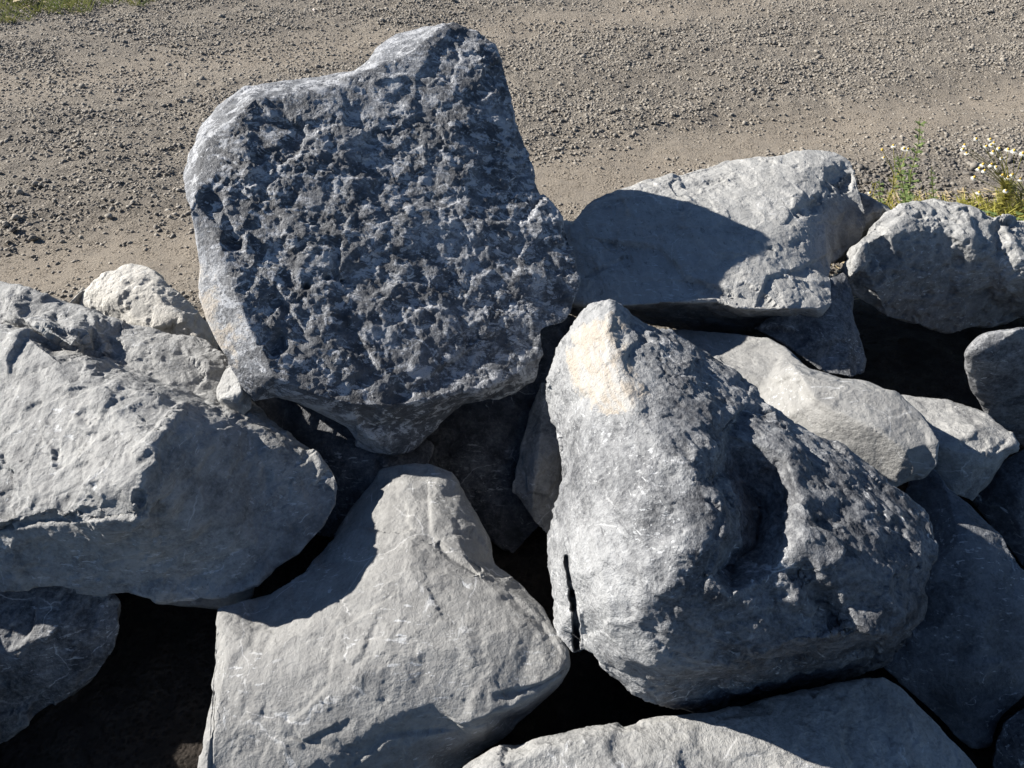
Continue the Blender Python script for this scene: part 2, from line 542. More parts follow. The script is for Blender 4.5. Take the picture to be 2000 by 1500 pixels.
    org = np.array((V[:, 0].mean(), V[:, 1].mean(), V[:, 2].min()))
    me = make_mesh(name, V - org, F, mat, True, {'tone': A[:, 1], 'warm': A[:, 3], 'crest': crest})
    o = link(name, me, None, org)
    tag(o, label, 'boulder' if T > 0.15 else 'stone', group)
    return o

def plane_pts(seq, f):
    return [(p[0], p[1], f(p[0], p[1]) + p[2], *p[3:]) for p in seq]

# --- the big upright slab balanced on the others
fa = lambda x, y: 1.665 + (x - 750) * 0.00026 - (y - 425) * 0.00036
A_out = plane_pts([(357, 342, .08, .75, .3), (368, 300, .08, .8, .3), (388, 248, .09, 1., .2), (425, 208, .09, .85, .3), (475, 170, .09, .85, .3), (560, 155, .08, .8, .3), (640, 147, .06, .8, .4),
    (692, 138, .06, .8, .4), (715, 120, .05, .8, .2), (735, 90, .10, .95, .1), (775, 63, .13, .95, .1), (830, 48, .10, .95, .1), (885, 42, .02, .5, .6), (935, 58, .02), (965, 85, .02), (988, 140, .02), (1002, 190, .02), (1005, 235, .02),
    (1035, 305, .02), (1057, 372, .02), (1092, 410, .02), (1112, 455, .02), (1122, 500, .02), (1133, 552, .02, .6), (1124, 585, .02, .6), (1106, 628, .02, .6), (1060, 645, .0), (1063, 690, .02), (1050, 738, .05),
    (1010, 768, .07), (955, 785, .09), (905, 795, .11), (872, 817, .12, .4, .2), (835, 850, .125, .4, .2), (805, 882, .125, .45, .1), (762, 893, .125, .6, .1)], fa) + [
    (730, 884, 1.65, 1., .1), (693, 871, 1.645, 1., .1), (697, 861, 1.63, 1., .1), (676, 836, 1.615, 1., .1), (627, 812, 1.595, 1., .1), (578, 787, 1.575, .9, .1), (537, 775, 1.55, .7, .1), (496, 783, 1.54, .6, .1),
    (483, 770, 1.535, .6, .1), (459, 730, 1.525, .75, .1, .5), (438, 697, 1.535, .8, .1, .6), (422, 672, 1.545, .85, .1, .6), (401, 623, 1.56, .9, .1, .6), (387, 574, 1.575, .9, .1, .6), (388, 525, 1.58, .9, .1, .5),
    (380, 470, 1.575, .8, .2, .3), (370, 410, 1.575, .8, .3)]
A_lines = [plane_pts([(861, 52, .01, .7, .4), (805, 98, .0, .7, .4), (750, 124, .0, .7, .4), (697, 145, .01, .7, .4), (557, 178, .005, .6, .5), (496, 196, .0, .6, .5), (455, 232, .0, .6, .5), (418, 262, .005, .6, .5), (406, 305, .005, .6, .5), (396, 355, .01, .6, .5), (406, 405, .01, .6, .5), (422, 445, .0, .6, .5),
    (440, 520, .0, .8, .15, .3), (458, 570, -.005, .85, .1, .4), (482, 630, -.005, .85, .1, .4), (508, 690, -.005, .85, .1, .2), (535, 735, .0, .6, .2)], fa),
    plane_pts([(450, 380, .0), (490, 470, .0, .45), (530, 590, .0, .4), (565, 650, .005, .4), (640, 730, .005, .35)], fa),
    plane_pts([(535, 735, .0, .5, .2), (610, 768, .0, .4, .2), (690, 792, .0, .45, .3), (770, 792, .0, .4, .4), (860, 778, .0, .4, .4), (930, 762, .005), (1000, 738, .01), (1050, 700, .01)], fa),
    [(560, 770, 1.525, .8, .1), (600, 784, 1.535, .8, .1), (650, 806, 1.55, .8, .1), (700, 836, 1.57, .8, .1), (725, 856, 1.58, .9, .1), (765, 884, 1.61, .9, .1)],  # pale tones brighten the sunlit strip along the lower-left foot
    plane_pts([(720, 830, .075, .4, .1), (800, 832, .09, .35, .1), (880, 800, .09, .4, .1)], fa)]
A_pts = plane_pts([(600, 300, 0), (750, 250, .01), (900, 200, 0), (700, 450, -.01), (900, 400, 0), (1000, 450, .0), (800, 600, .0), (950, 600, .005), (1050, 580, .01), (600, 550, -.005), (650, 650, .0), (480, 330, 0), (760, 350, .005)], fa)
boulder('boulder', 'tall upright charcoal boulder with crusty pitted face balanced on the stones below it', M_CRUST, A_out, A_lines, A_pts, T=.34, tone=.68, rough=.95, seed=3,
        flat=.2, low=.004, chip=(.008, .13), chip2=(.0026, .045), grain=.0022, crumb=.0021, pits=.0018, fine=.0043,
        strokes=[('dent', [(540, 668)], 34, .02), ('step', [(690, 640), (740, 720), (800, 760), (905, 690)], 60, .008), ('groove', [(660, 470), (655, 540), (690, 560)], 10, .006),
                 ('dent', [(640, 540)], 10, .012), ('dent', [(600, 560)], 8, .012), ('dent', [(668, 545)], 8, .012), ('dent', [(455, 470)], 26, .012),
                 ('step', [(440, 410), (480, 500), (540, 560), (590, 640)], 40, .006), ('dent', [(780, 770)], 30, .012)])

# --- flat-topped stone behind, to the right of the slab
B_out = [(1075, 600, .40), (1080, 430, .49), (1112, 440, .49), (1150, 396, .51), (1190, 375, .52), (1300, 345, .53), (1420, 312, .54), (1480, 306, .55), (1530, 307, .55), (1572, 295, .56), (1632, 293, .56), (1660, 315, .55),
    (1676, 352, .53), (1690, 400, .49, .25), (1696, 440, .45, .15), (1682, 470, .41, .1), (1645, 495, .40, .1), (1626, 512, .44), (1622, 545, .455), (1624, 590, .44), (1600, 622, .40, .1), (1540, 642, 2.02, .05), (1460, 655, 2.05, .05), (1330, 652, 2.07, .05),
    (1200, 628, 2.08, .05), (1120, 612, 2.09, .05)]  # underside points toned near black, shade put into the colour
B_lines = [[(1120, 592, .45), (1200, 598, .46), (1290, 592, .47), (1400, 588, .48), (1440, 602, .475), (1520, 608, .465), (1600, 600, .455)],
    [(1525, 330, .56), (1555, 395, .545), (1578, 432, .53), (1612, 470, .50), (1624, 508, .455)],
    [(1120, 602, 2.02, .05), (1290, 612, 2.00, .05), (1400, 618, 1.97, .1), (1440, 624, 1.96, .1), (1540, 622, 1.94, .1)]]
B_pts = [(1300, 400, .535), (1400, 380, .545), (1450, 480, .525), (1250, 500, .485), (1350, 520, .495), (1380, 450, .53), (1200, 450, .50), (1550, 520, .49), (1500, 560, .485), (1640, 440, .455, .3), (1660, 395, .50, .3), (1600, 330, .56), (1640, 360, .53, .5)]
sink = lambda seq, h: [(p[0], p[1], p[2] + h if p[2] < 1 else p[2], *p[3:]) for p in seq]
B_out, B_lines, B_pts = sink(B_out, -.06), [sink(q, -.06) for q in B_lines], sink(B_pts, -.06)
boulder('boulder', 'broad flat-topped pale grey boulder half under a shadow, at the road edge', M_GREY, B_out, B_lines, B_pts, T=.34, tone=.82, rough=.5, seed=5, low=.005, chip=(.012, .15), chip2=(.006, .06), fine=.0046,
        strokes=[('step', [(1480, 590), (1500, 540), (1560, 525), (1600, 505)], 60, .010), ('dent', [(1640, 350)], 40, .02), ('dent', [(1590, 400)], 22, .015), ('dent', [(1560, 415)], 14, .015),
                 ('step', [(1200, 470), (1290, 480), (1340, 540), (1430, 570)], 60, .014), ('step', [(1190, 400), (1300, 365), (1420, 350)], 40, .006)])

# --- big broken stone with the ochre tip
E_out = [(1193, 589, .705, .85), (1252, 621, .675, .5), (1315, 650, .655), (1405, 704, .625), (1472, 753, .60), (1495, 780, .59), (1540, 812, .575), (1607, 848, .555), (1666, 875, .54), (1702, 911, .53), (1742, 947, .525), (1765, 965, .52),
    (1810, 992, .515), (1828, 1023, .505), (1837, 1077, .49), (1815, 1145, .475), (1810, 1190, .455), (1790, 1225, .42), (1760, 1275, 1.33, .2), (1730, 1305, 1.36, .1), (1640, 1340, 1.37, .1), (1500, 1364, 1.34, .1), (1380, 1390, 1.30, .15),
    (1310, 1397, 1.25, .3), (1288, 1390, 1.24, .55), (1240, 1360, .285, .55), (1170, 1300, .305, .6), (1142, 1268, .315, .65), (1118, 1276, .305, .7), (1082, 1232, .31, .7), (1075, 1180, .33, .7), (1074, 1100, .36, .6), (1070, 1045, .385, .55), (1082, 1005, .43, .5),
    (1093, 950, .46, .5), (1096, 890, .475, .5), (1088, 830, .485, .5), (1066, 800, .49, .6), (1060, 765, .51, .7), (1062, 730, .53, .7), (1082, 688, .575, .7), (1112, 640, .625, .8), (1150, 602, .675, .85)]
E_lines = [[(1193, 594, .706, .8, .4, .3), (1187, 640, .695, 1., .3, .8), (1198, 690, .682, 1., .3, .9), (1212, 735, .672, 1., .4, .9), (1228, 780, .662, .9, .4, .8), (1262, 835, .655, .5, .6, .3), (1300, 885, .65, .45), (1350, 940, .645, .4), (1405, 985, .64, .35), (1412, 1040, .62, .35), (1378, 1130, .58, .35)],
    [(1105, 800, .535, .55, .2), (1108, 900, .525, .5, .2), (1105, 980, .495, .5, .2), (1092, 1040, .45, .55, .2)],
    [(1160, 1020, .55, .8, .2), (1170, 1100, .54, .9, .2), (1185, 1180, .515, .9, .2), (1215, 1250, .48, .9, .2), (1300, 1318, .43, .8, .3)],
    [(1140, 1190, .43, .65, .2), (1210, 1282, .405, .6, .2), (1300, 1330, .40, .5, .3), (1420, 1304, .45, .35), (1500, 1285, .475, .35), (1560, 1264, .49, .35), (1700, 1240, .49, .35), (1788, 1208, .47, .35)],
    [(1455, 800, .60), (1480, 790, .602), (1532, 885, .60), (1566, 980, .592), (1562, 1050, .585)]]
E_pts = [(1110, 720, .615, .75, .2, .6), (1140, 660, .655, .9, .2, .8), (1170, 760, .645, 1., .2, .8), (1140, 850, .585, .5, .2), (1170, 950, .58, .5, .2), (1250, 950, .632, .45, .3), (1260, 1100, .582, .5, .3), (1112, 1110, .47, .65, .2), (1120, 1200, .41, .7, .2),
    (1425, 850, .60), (1440, 920, .545), (1485, 1000, .495), (1475, 1070, .49), (1425, 1100, .505), (1650, 960, .57), (1720, 1050, .55), (1650, 1100, .56), (1590, 1140, .55), (1745, 1150, .515), (1480, 1200, .53), (1610, 1205, .50),
    (1320, 760, .65), (1380, 830, .635), (1280, 690, .668), (1300, 1240, .50, .5), (1400, 1240, .50), (1240, 1335, .34, .55), (1400, 1340, 1.25, .15), (1560, 1305, 1.28, .15), (1700, 1280, 1.32, .2), (1345, 1000, .638), (1335, 1060, .612), (1300, 1150, .578), (1505, 1120, .562), (1430, 1165, .555)]
boulder('boulder', 'narrow shaded stone peeping out behind the left side of the ochre-tipped boulder', M_GREY, [(1056, 745, .280), (1035, 812, .240), (1018, 870, .215), (1007, 920, .190), (1003, 962, .165), (1040, 1022, .140), (1070, 1048, .120), (1150, 1000, .110), (1180, 850, .200), (1120, 750, .280)],
        [[(1060, 800, .265), (1050, 900, .240), (1040, 970, .185)]], (), T=.2, tone=.5, rough=.4, seed=9, chip=(.008, .1))
boulder('boulder', 'largest broken boulder with an ochre-stained tip and a deep shadowed hollow in its side', M_DARK, E_out, E_lines, E_pts, T=.36, tone=.42, rough=.8, seed=8, flat=.5, low=.003, chip=(.010, .16), chip2=(.006, .045), grain=.0034, stri=.0026, fine=.0040,
        strokes=[('crack', [(1106, 1088), (1112, 1130), (1118, 1160)], 6, .03), ('crack', [(1117, 1155), (1123, 1195), (1128, 1275)], 9, .05),
                 ('step', [(1415, 1010), (1405, 1080), (1375, 1150)], 40, .008), ('groove', [(1570, 1120), (1620, 1180), (1660, 1232)], 30, .02), 
                 ('step', [(1420, 830), (1460, 790), (1500, 800)], 30, .012)])

# --- smooth triangular stone in front
C_out = [(745, 914, .29, .4), (790, 904, .312), (832, 906, .315), (880, 925, .305), (903, 962, .29), (930, 1003, .275), (960, 1050, .265), (967, 1100, .262), (1010, 1130, .268), (1058, 1180, .295), (1085, 1230, .305), (1110, 1272, .305), (1112, 1302, .285), (1085, 1342, .235, .3), (1040, 1384, .195, .3),
    (990, 1432, .165, .3), (940, 1472, .145, .3), (860, 1530, .125, .3), (750, 1640, .1, .3), (560, 1700, .1), (360, 1640, .14), (388, 1500, .215), (392, 1440, .23), (420, 1300, .255), (425, 1250, .262), (427, 1190, .262), (520, 1160, .25), (590, 1120, .245), (650, 1050, .24), (690, 990, .25)]
C_lines = [[(600, 1540, .215), (700, 1484, .25), (790, 1456, .265), (860, 1432, .277), (950, 1396, .292), (1010, 1372, .297), (1095, 1318, .305)],
    [(800, 925, .316), (835, 985, .328), (880, 1020, .322), (905, 1085, .328), (965, 1150, .333), (1045, 1222, .325)], [(446, 1250, .285), (440, 1320, .278), (412, 1440, .252), (405, 1520, .225)]]
C_pts = [(740, 1060, .305), (700, 1150, .325), (800, 1200, .352), (600, 1220, .31), (500, 1300, .30), (700, 1320, .328), (900, 1250, .348), (950, 1330, .325), (550, 1430, .272), (450, 1420, .258), (800, 1080, .333), (760, 980, .30), (870, 1480, .17, .3), (1000, 1400, .195, .3)]
boulder('boulder', 'smooth pale triangular boulder with fine veins, lit by the sun in the foreground', M_SMOOTH, C_out, C_lines, C_pts, T=.26, flat=.4, tone=.66, rough=.34, seed=12, low=.003, chip=(.009, .13), chip2=(.0040, .05), grain=.0028, fine=.0040,
        strokes=[('step', [(838, 975), (842, 1040), (880, 1080), (945, 1122)], 60, .007), ('crack', [(858, 1062), (885, 1085), (935, 1114)], 10, .008), ('step', [(1010, 1170), (1060, 1215), (1090, 1262)], 40, .005), ('step', [(660, 1470), (590, 1450), (650, 1420)], 50, .007),
                 ('step', [(860, 1430), (760, 1440), (700, 1490)], 40, .007), ('step', [(990, 1350), (1060, 1335), (1100, 1310)], 30, .010), ('step', [(740, 1180), (660, 1230), (640, 1340), (590, 1390)], 50, .003),
                 ('crack', [(428, 1240), (421, 1330), (415, 1420), (411, 1500)], 5, .004)])

# --- long weathered stone at the left
D_out = [(-900, 700, .36), (-700, 600, .40), (-420, 560, .43), (-200, 545, .455), (0, 553, .475), (60, 565, .475), (150, 598, .465), (250, 628, .455), (330, 645, .445), (400, 660, .43), (440, 700, .41), (470, 750, .395), (520, 806, .385), (570, 848, .375), (620, 888, .36), (652, 925, .34, .4, .2), (663, 950, .325, .35, .2), (655, 990, .31, .3, .2),  # far left stretch is unseen, extended to block sky light
    (630, 1030, .295, .3, .2), (590, 1080, .28, .3, .2), (540, 1110, .27, .35, .2), (505, 1148, .262, .4, .2), (430, 1170, .255), (320, 1172, .26), (250, 1152, .275), (180, 1162, .275), (100, 1152, .28), (0, 1150, .28), (-200, 1170, .27), (-500, 1180, .26), (-800, 1000, .3)]
D_lines = [[(-200, 650, .47), (0, 648, .485), (60, 660, .50), (110, 698, .505), (160, 732, .505), (260, 742, .50), (340, 768, .485), (450, 800, .43), (520, 830, .40)],
    [(-200, 625, .43), (0, 628, .44), (100, 662, .435), (180, 690, .43), (250, 714, .435), (330, 744, .44), (430, 786, .40)],
    [(40, 622, .475), (85, 640, .515), (140, 674, .51), (195, 702, .48), (225, 718, .45)],
    [(340, 790, .505), (385, 832, .495, .7, .4), (330, 872, .525), (282, 920, .522), (265, 1000, .48), (200, 1012, .462), (40, 1025, .425), (-200, 1030, .39)],
    [(500, 1060, .312, .35, .2), (512, 1125, .278, .35, .2)]]
D_pts = [(250, 830, .515), (130, 850, .482), (0, 780, .462), (0, 900, .442), (200, 930, .495), (-300, 850, .40), (100, 1062, .37), (250, 1090, .345, .5, .4), (0, 1080, .355), (150, 1112, .318), (320, 1115, .31), (100, 612, .46, .5, 1.), (20, 590, .49, .5, 1.), (300, 665, .45, .5, 1.), (250, 655, .455, .5, 1.), (380, 700, .43, .55, 1.), (180, 640, .47, .5, 1.),
    (305, 975, .472, .5, .2), (450, 1085, .312, .5, .2), (400, 1135, .28, .6), (480, 860, .415, .45, .15)]
boulder('boulder', 'long weathered grey boulder with a ridged top, cut off by the left picture edge', M_GREY, D_out, D_lines, D_pts, T=.34, tone=.52, rough=.8, seed=17, low=.003, chip=(.015, .13), chip2=(.0055, .045), grain=.0032, fine=.0043,
        strokes=[('dent', [(170, 810)], 30, .010), ('step', [(275, 1010), (200, 1015), (100, 1022), (0, 1035)], 50, .014), ('dent', [(250, 760)], 20, .006), ('groove', [(350, 800), (310, 850), (270, 890)], 20, -.008)])

# --- stones at the right
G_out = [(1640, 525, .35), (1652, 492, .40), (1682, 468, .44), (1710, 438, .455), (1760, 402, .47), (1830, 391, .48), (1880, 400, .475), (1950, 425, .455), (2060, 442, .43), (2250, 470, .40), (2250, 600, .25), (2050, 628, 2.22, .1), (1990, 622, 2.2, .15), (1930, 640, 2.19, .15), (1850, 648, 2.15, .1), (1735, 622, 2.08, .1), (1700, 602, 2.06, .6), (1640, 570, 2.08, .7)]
G_lines = [[(1684, 480, .46), (1722, 458, .465), (1790, 464, .46), (1830, 456, .455), (1880, 476, .435), (1940, 520, .375), (2000, 560, .335), (2100, 580, .30)], [(1684, 480, .46), (1692, 530, 1.975, .2), (1722, 590, 2.02, .1)]]
G_pts = [(1765, 525, 2.0, .1), (1850, 562, 2.07, .1), (1930, 592, 2.13, .1), (1900, 440, .47), (1665, 530, .40), (1760, 430, .475), (2000, 500, .41)]  # low tones on the front face paint its shade darker
boulder('boulder', 'pock-marked boulder with a bright pitted top and shadowed face, just before the flowers', M_GREY, G_out, G_lines, G_pts, T=.34, tone=.62, rough=.85, seed=21, low=.005, chip=(.012, .13), chip2=(.006, .045), grain=.005, pits=.008, fine=.005)
boulder('boulder', 'small dark jagged stone squeezed behind the flat-topped boulder', M_GREY, [(1670, 376, .42), (1690, 380, .42), (1706, 388, .42), (1740, 412, .40), (1739, 425, .37), (1712, 440, .33), (1692, 475, .28), (1640, 520, .25), (1615, 500, .3), (1640, 420, .38)], (), [(1700, 415, .39), (1670, 460, .33)],
        T=.2, tone=.4, rough=.7, round_=0, seed=23, chip=(.015, .08), fine=.006)
boulder('boulder', 'dark knobbly stone wedged under the right end of the flat-topped boulder', M_DARK, [(1470, 640, .33), (1560, 600, .36), (1622, 545, .38), (1645, 535, .375), (1660, 560, .36), (1662, 612, .335), (1684, 655, .305), (1697, 705, .265), (1690, 727, .24), (1668, 740, 1.86), (1610, 730, 1.86), (1570, 702, 1.87), (1520, 668, 1.88)],
        [[(1640, 560, .375), (1645, 620, .35), (1662, 690, .30)]], [(1610, 650, .335), (1610, 700, .29)], T=.3, tone=.35, rough=.45, seed=25, chip=(.014, .1), fine=.005)
boulder('boulder', 'sunlit smooth slab lying behind the ochre-tipped boulder', M_SMOOTH, [(1290, 640, .30), (1400, 650, .32), (1500, 662, .355), (1530, 678, .375), (1580, 718, .415), (1640, 738, .44), (1700, 741, .460), (1760, 765, .465), (1800, 802, .465), (1834, 865, .450), (1828, 905, .420), (1802, 934, .375, .4), (1740, 960, .345), (1600, 930, .325), (1450, 830, .325), (1350, 740, .345)],
        [[(1560, 730, .460), (1700, 752, .470), (1775, 800, .470), (1810, 868, .450), (1790, 925, .400)]], [(1600, 790, .465), (1700, 830, .470), (1770, 880, .450), (1500, 740, .385)], T=.25, tone=.72, rough=.3, seed=27, chip=(.010, .13), chip2=(.003, .04), low=.004, grain=.002, fine=.0042,
        strokes=[('step', [(1490, 765), (1540, 735), (1570, 700)], 40, .004)])
boulder('boulder', 'low angular stone between the smooth slab and the rounded stone, sun on its top', M_GREY, [(1750, 768, .280), (1850, 777, .295), (1930, 808, .310), (1975, 845, .310), (1988, 872, .298), (1962, 902, .260, .3), (1930, 945, .225, .3), (1900, 980, .195, .3), (1870, 960, .215), (1800, 905, .240)],
        [[(1840, 870, .305), (1900, 892, .300), (1958, 896, .285)]], [(1900, 850, .318), (1860, 880, .300), (1885, 930, .250, .4), (1955, 860, .312)], T=.22, tone=.65, rough=.5, seed=29, chip=(.010, .09), fine=.005)
boulder('boulder', 'rounded bluish stone with white patches at the right picture edge', M_DARK, [(1878, 690, .42), (1908, 652, .46), (1960, 638, .49), (2000, 628, .50), (2100, 640, .50), (2200, 760, .3), (2100, 900, 1.92), (2000, 884, 1.90), (1960, 852, 1.87), (1920, 812, 1.83), (1890, 760, 1.78)],
        [[(1915, 672, 1.68), (1960, 662, 1.665), (2000, 672, 1.66), (2060, 690, 1.66)]], [(1950, 715, 1.70), (2000, 720, 1.695), (1960, 780, 1.77), (2050, 770, 1.74), (1990, 645, .5, .8)], T=.32, tone=.45, rough=.3, seed=31, chip=(.008, .15), chip2=(.003, .05), round_=4, flat=.4, fine=.0045)
boulder('boulder', 'shaded blue-grey boulder sloping down at the lower right below the rounded stone', M_BLUE, [(1780, 895, .24), (1830, 918, .27), (1852, 945, .28), (1900, 985, .29), (1960, 1045, .28), (2000, 1105, .262), (2080, 1200, .22), (2060, 1330, .12), (2000, 1368, .1), (1955, 1402, .08), (1934, 1455, .04), (1900, 1464, .03), (1860, 1434, .045), (1800, 1374, .07), (1720, 1300, .1), (1730, 1150, .18)],
        [[(1850, 960, .285), (1880, 1080, .29), (1960, 1170, .255), (2040, 1250, .2)]], [(1900, 1250, .205, .3), (1960, 1300, .15, .35), (1850, 1180, .225, .35), (1870, 1380, .09, .2)], T=.3, tone=.5, rough=.4, seed=33, chip=(.014, .15), chip2=(.004, .06), fine=.0042)
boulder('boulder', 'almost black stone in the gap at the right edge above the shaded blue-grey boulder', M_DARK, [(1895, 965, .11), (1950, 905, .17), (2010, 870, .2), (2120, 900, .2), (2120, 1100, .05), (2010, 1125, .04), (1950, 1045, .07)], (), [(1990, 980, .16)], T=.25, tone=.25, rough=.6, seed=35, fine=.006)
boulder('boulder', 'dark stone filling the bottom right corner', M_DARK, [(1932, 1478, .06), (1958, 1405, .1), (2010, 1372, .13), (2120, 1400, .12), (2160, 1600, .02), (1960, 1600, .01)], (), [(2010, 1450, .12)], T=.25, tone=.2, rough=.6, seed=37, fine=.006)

# --- stone along the bottom edge
P_out = [(870, 1525, .2), (960, 1472, .24), (1080, 1440, .255), (1180, 1424, .26), (1290, 1402, .265), (1400, 1390, .27), (1500, 1368, .275), (1650, 1335, .28), (1728, 1318, .28), (1760, 1340, .275), (1850, 1432, .258), (1915, 1505, .24), (2050, 1700, .2), (1800, 1850, .2), (1300, 1850, .2), (950, 1700, .2)]
boulder('boulder', 'broad grey slab with white flecks along the bottom edge, partly in shadow', M_GREY, P_out, [[(930, 1510, .25), (1080, 1458, .278), (1290, 1420, .285), (1500, 1392, .29), (1700, 1350, .288)]], [(1500, 1480, .292), (1200, 1520, .285), (1750, 1430, .28), (1700, 1650, .285)], T=.25, tone=.62, rough=.4, seed=41, low=.004, chip=(.011, .14), chip2=(.004, .05), fine=.0040)

# --- stones behind, under and between
boulder('boulder', 'small whitish pitted stone behind the long weathered boulder', M_WHITE, [(132, 597, .26), (165, 562, .29), (195, 542, .31), (240, 520, .33), (285, 520, .33), (310, 533, .325), (342, 563, .305), (382, 602, .27), (420, 650, .21), (430, 700, .15), (300, 700, .15), (140, 640, .18)],
        [[(270, 528, .335), (300, 570, .325), (350, 620, .285), (400, 670, .23)]], [(230, 575, .325), (300, 640, .27)], T=.28, tone=.75, rough=.7, seed=43, warm=.3, chip=(.008, .1), chip2=(.005, .04), grain=.004, pits=.004, fine=.005)
boulder('wedge_stone', 'small upright chip of stone wedged between the slab and the long boulder', M_GREY, [(438, 722, .46), (456, 714, .47), (471, 730, .465), (490, 765, .44), (493, 797, .42), (475, 814, .41), (448, 803, .415), (425, 787, .425), (423, 760, .44)],
        [[(458, 720, .475), (466, 745, .475), (472, 765, .468), (427, 778, .455)]], [(465, 790, .445, .1)], T=.08, tone=.7, rough=.3, round_=0, seed=45, low=.002, chip=(.003, .06), chip2=(.001, .03), fine=.0035, group='small stones lodged in the rock pile')
boulder('boulder', 'black white-flecked boulder in deep shade under the long weathered one', M_DARK, [(-700, 1120, .25), (0, 1120, .25), (180, 1130, .235), (232, 1178, .205), (236, 1220, .18), (228, 1262, .15), (190, 1322, .1), (100, 1382, .05), (0, 1452, .01), (-40, 1600, .03), (-500, 1900, .12), (-900, 1500, .3)], (), [(-350, 1450, .38), (-500, 1250, .34), (-250, 1600, .28), (100, 1230, .22), (0, 1280, .185), (170, 1230, .2)],  # unseen left part enlarged and raised to shade the ground beside it
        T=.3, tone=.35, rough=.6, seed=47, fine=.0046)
boulder('boulder', 'low shaded stone at the bottom of the gap under the upright slab', M_DARK, [(780, 830, .17), (830, 780, .2), (900, 760, .21), (980, 765, .2), (1040, 780, .19), (1085, 850, .15), (1085, 1000, .07), (1000, 1085, .02), (880, 1000, .05), (800, 920, .11)], (), [(930, 865, .18), (960, 950, .12)], T=.3, tone=.25, rough=.4, seed=49, fine=.005)  # dark material and low tone paint in the gap's shade
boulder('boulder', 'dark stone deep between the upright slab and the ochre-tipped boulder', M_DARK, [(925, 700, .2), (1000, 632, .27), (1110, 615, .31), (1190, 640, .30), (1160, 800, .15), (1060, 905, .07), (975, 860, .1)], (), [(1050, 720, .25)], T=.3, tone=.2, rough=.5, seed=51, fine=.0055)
boulder('boulder', 'dark grey stone in shade under the foot of the upright slab', M_DARK, [(470, 780, .33), (560, 755, .35), (640, 785, .33), (720, 815, .31), (800, 840, .28), (850, 870, .25), (835, 920, .24), (775, 985, .215), (700, 1060, .16), (620, 1050, .14), (540, 940, .2), (480, 850, .28)], (), [(720, 930, .265), (640, 900, .27)], T=.3, tone=.22, rough=.4, seed=53, fine=.005)  # darkened too, so the gap under the slab looks deeper in shade
boulder('boulder', 'flat stone peeping out under the belly of the long weathered boulder', M_SMOOTH, [(270, 1120, .22), (400, 1110, .23), (505, 1120, .22), (497, 1165, .165), (450, 1192, .145), (380, 1184, .155), (305, 1176, .165)], (), [(430, 1150, .2)], T=.2, tone=.5, rough=.3, seed=55, fine=.005)

# ------------------------------------------------------------------ ground: one sheet to the horizon, finer where the road lies
def track_dist(x, y):
    """Signed distance across the road from the middle of the near wheel track."""
    return (-(x + 1.69) * 0.345 + (y - 2.31) * 0.9386)

xs = np.concatenate((-np.geomspace(400, 4.4, 30), np.arange(-4.36, 4.4, 0.018), np.geomspace(4.42, 400, 30)))
ys = np.concatenate((np.array((-300., -80., -20., -6., -2., -.6)), np.arange(-.4, 1.4, 0.05), 1.4 * np.exp(np.arange(0, 1.78, 0.0065)), np.geomspace(8.5, 500, 34)))
X, Y = np.meshgrid(xs, ys)
gp = np.stack((X.ravel(), Y.ravel(), np.zeros(X.size)), 1)
td = track_dist(gp[:, 0], gp[:, 1])
band = np.exp(-(td / 0.30) ** 2) + 0.7 * np.exp(-((td - 2.05) / 0.32) ** 2)
near = 1 / (1 + (np.hypot(gp[:, 0], gp[:, 1] - 3) / 8) ** 4)
z = 0.016 * fbm(gp / 0.55, 3, 90) + 0.010 * (1 - np.clip(band, 0, 1)) * fbm(gp / 0.10, 2, 95) + 0.005 * fbm(gp / 0.032, 2, 97) * (0.45 + 0.55 * (1 - np.clip(band, 0, 1)))
along = gp[:, 0] * 0.9386 + gp[:, 1] * 0.345
z += -0.018 * band + 0.004 * np.sin(td * 95 + 2 * perlin(gp / 0.5, 99)) * np.exp(-((td - 0.22) / 0.10) ** 2) * sstep(-.2, .4, perlin(gp / .6, 98))
z += 0.003 * np.clip(perlin(np.stack((along / .10, td / .05, td * 0), 1), 101), 0, 1) * band
gp[:, 2] = z * near
nx = len(xs)
ii = (np.arange(len(ys) - 1)[:, None] * nx + np.arange(nx - 1)).ravel()
GF = np.stack((ii, ii + 1, ii + nx + 1, ii + nx), 1)

t = NT('road_dirt')
v = t.vec()
n1, n2, n3 = t.noise(v, 1.6, 5, 0.6), t.noise(v, 22.0, 7, 0.7), t.noise(v, 170.0, 5, 0.75)
c = t.mix(t.ramp(t.math('ADD', t.math('MULTIPLY', n1, .5), t.math('MULTIPLY', n2, .5)), .38, .62), (0.185, 0.165, 0.140), (0.25, 0.222, 0.185))
c = t.mix(t.math('MULTIPLY', t.attr('track'), t.ramp(n2, .3, .6, .5, 1.0)), c, (0.285, 0.245, 0.197))
c = t.mix(t.ramp(n3, .58, .72), c, (0.30, 0.27, 0.23))
c = t.mix(t.ramp(n3, .40, .30), c, (0.085, 0.075, 0.065))
c = t.mix(t.attr('soil_shade'), c, t.mix(t.ramp(n2, .35, .65), (0.035, 0.030, 0.026), (0.06, 0.05, 0.042)))  # near-black earth, colour deepens the shade in the gaps
t.put(t.bsdf.inputs['Base Color'], c)
t.bsdf.inputs['Roughness'].default_value = 0.95
t.bsdf.inputs['Specular IOR Level'].default_value = 0.15
gv = t.n('ShaderNodeTexVoronoi')
gv.inputs['Scale'].default_value = 95.0
t.put(gv.inputs['Vector'], v)
grit = t.math('MULTIPLY', t.ramp(gv.outputs['Distance'], 0.1, 0.75, 1.0, 0.0), t.ramp(t.math('ADD', n2, t.math('MULTIPLY', t.attr('track'), -0.08)), .42, .56, .15, 1.0))
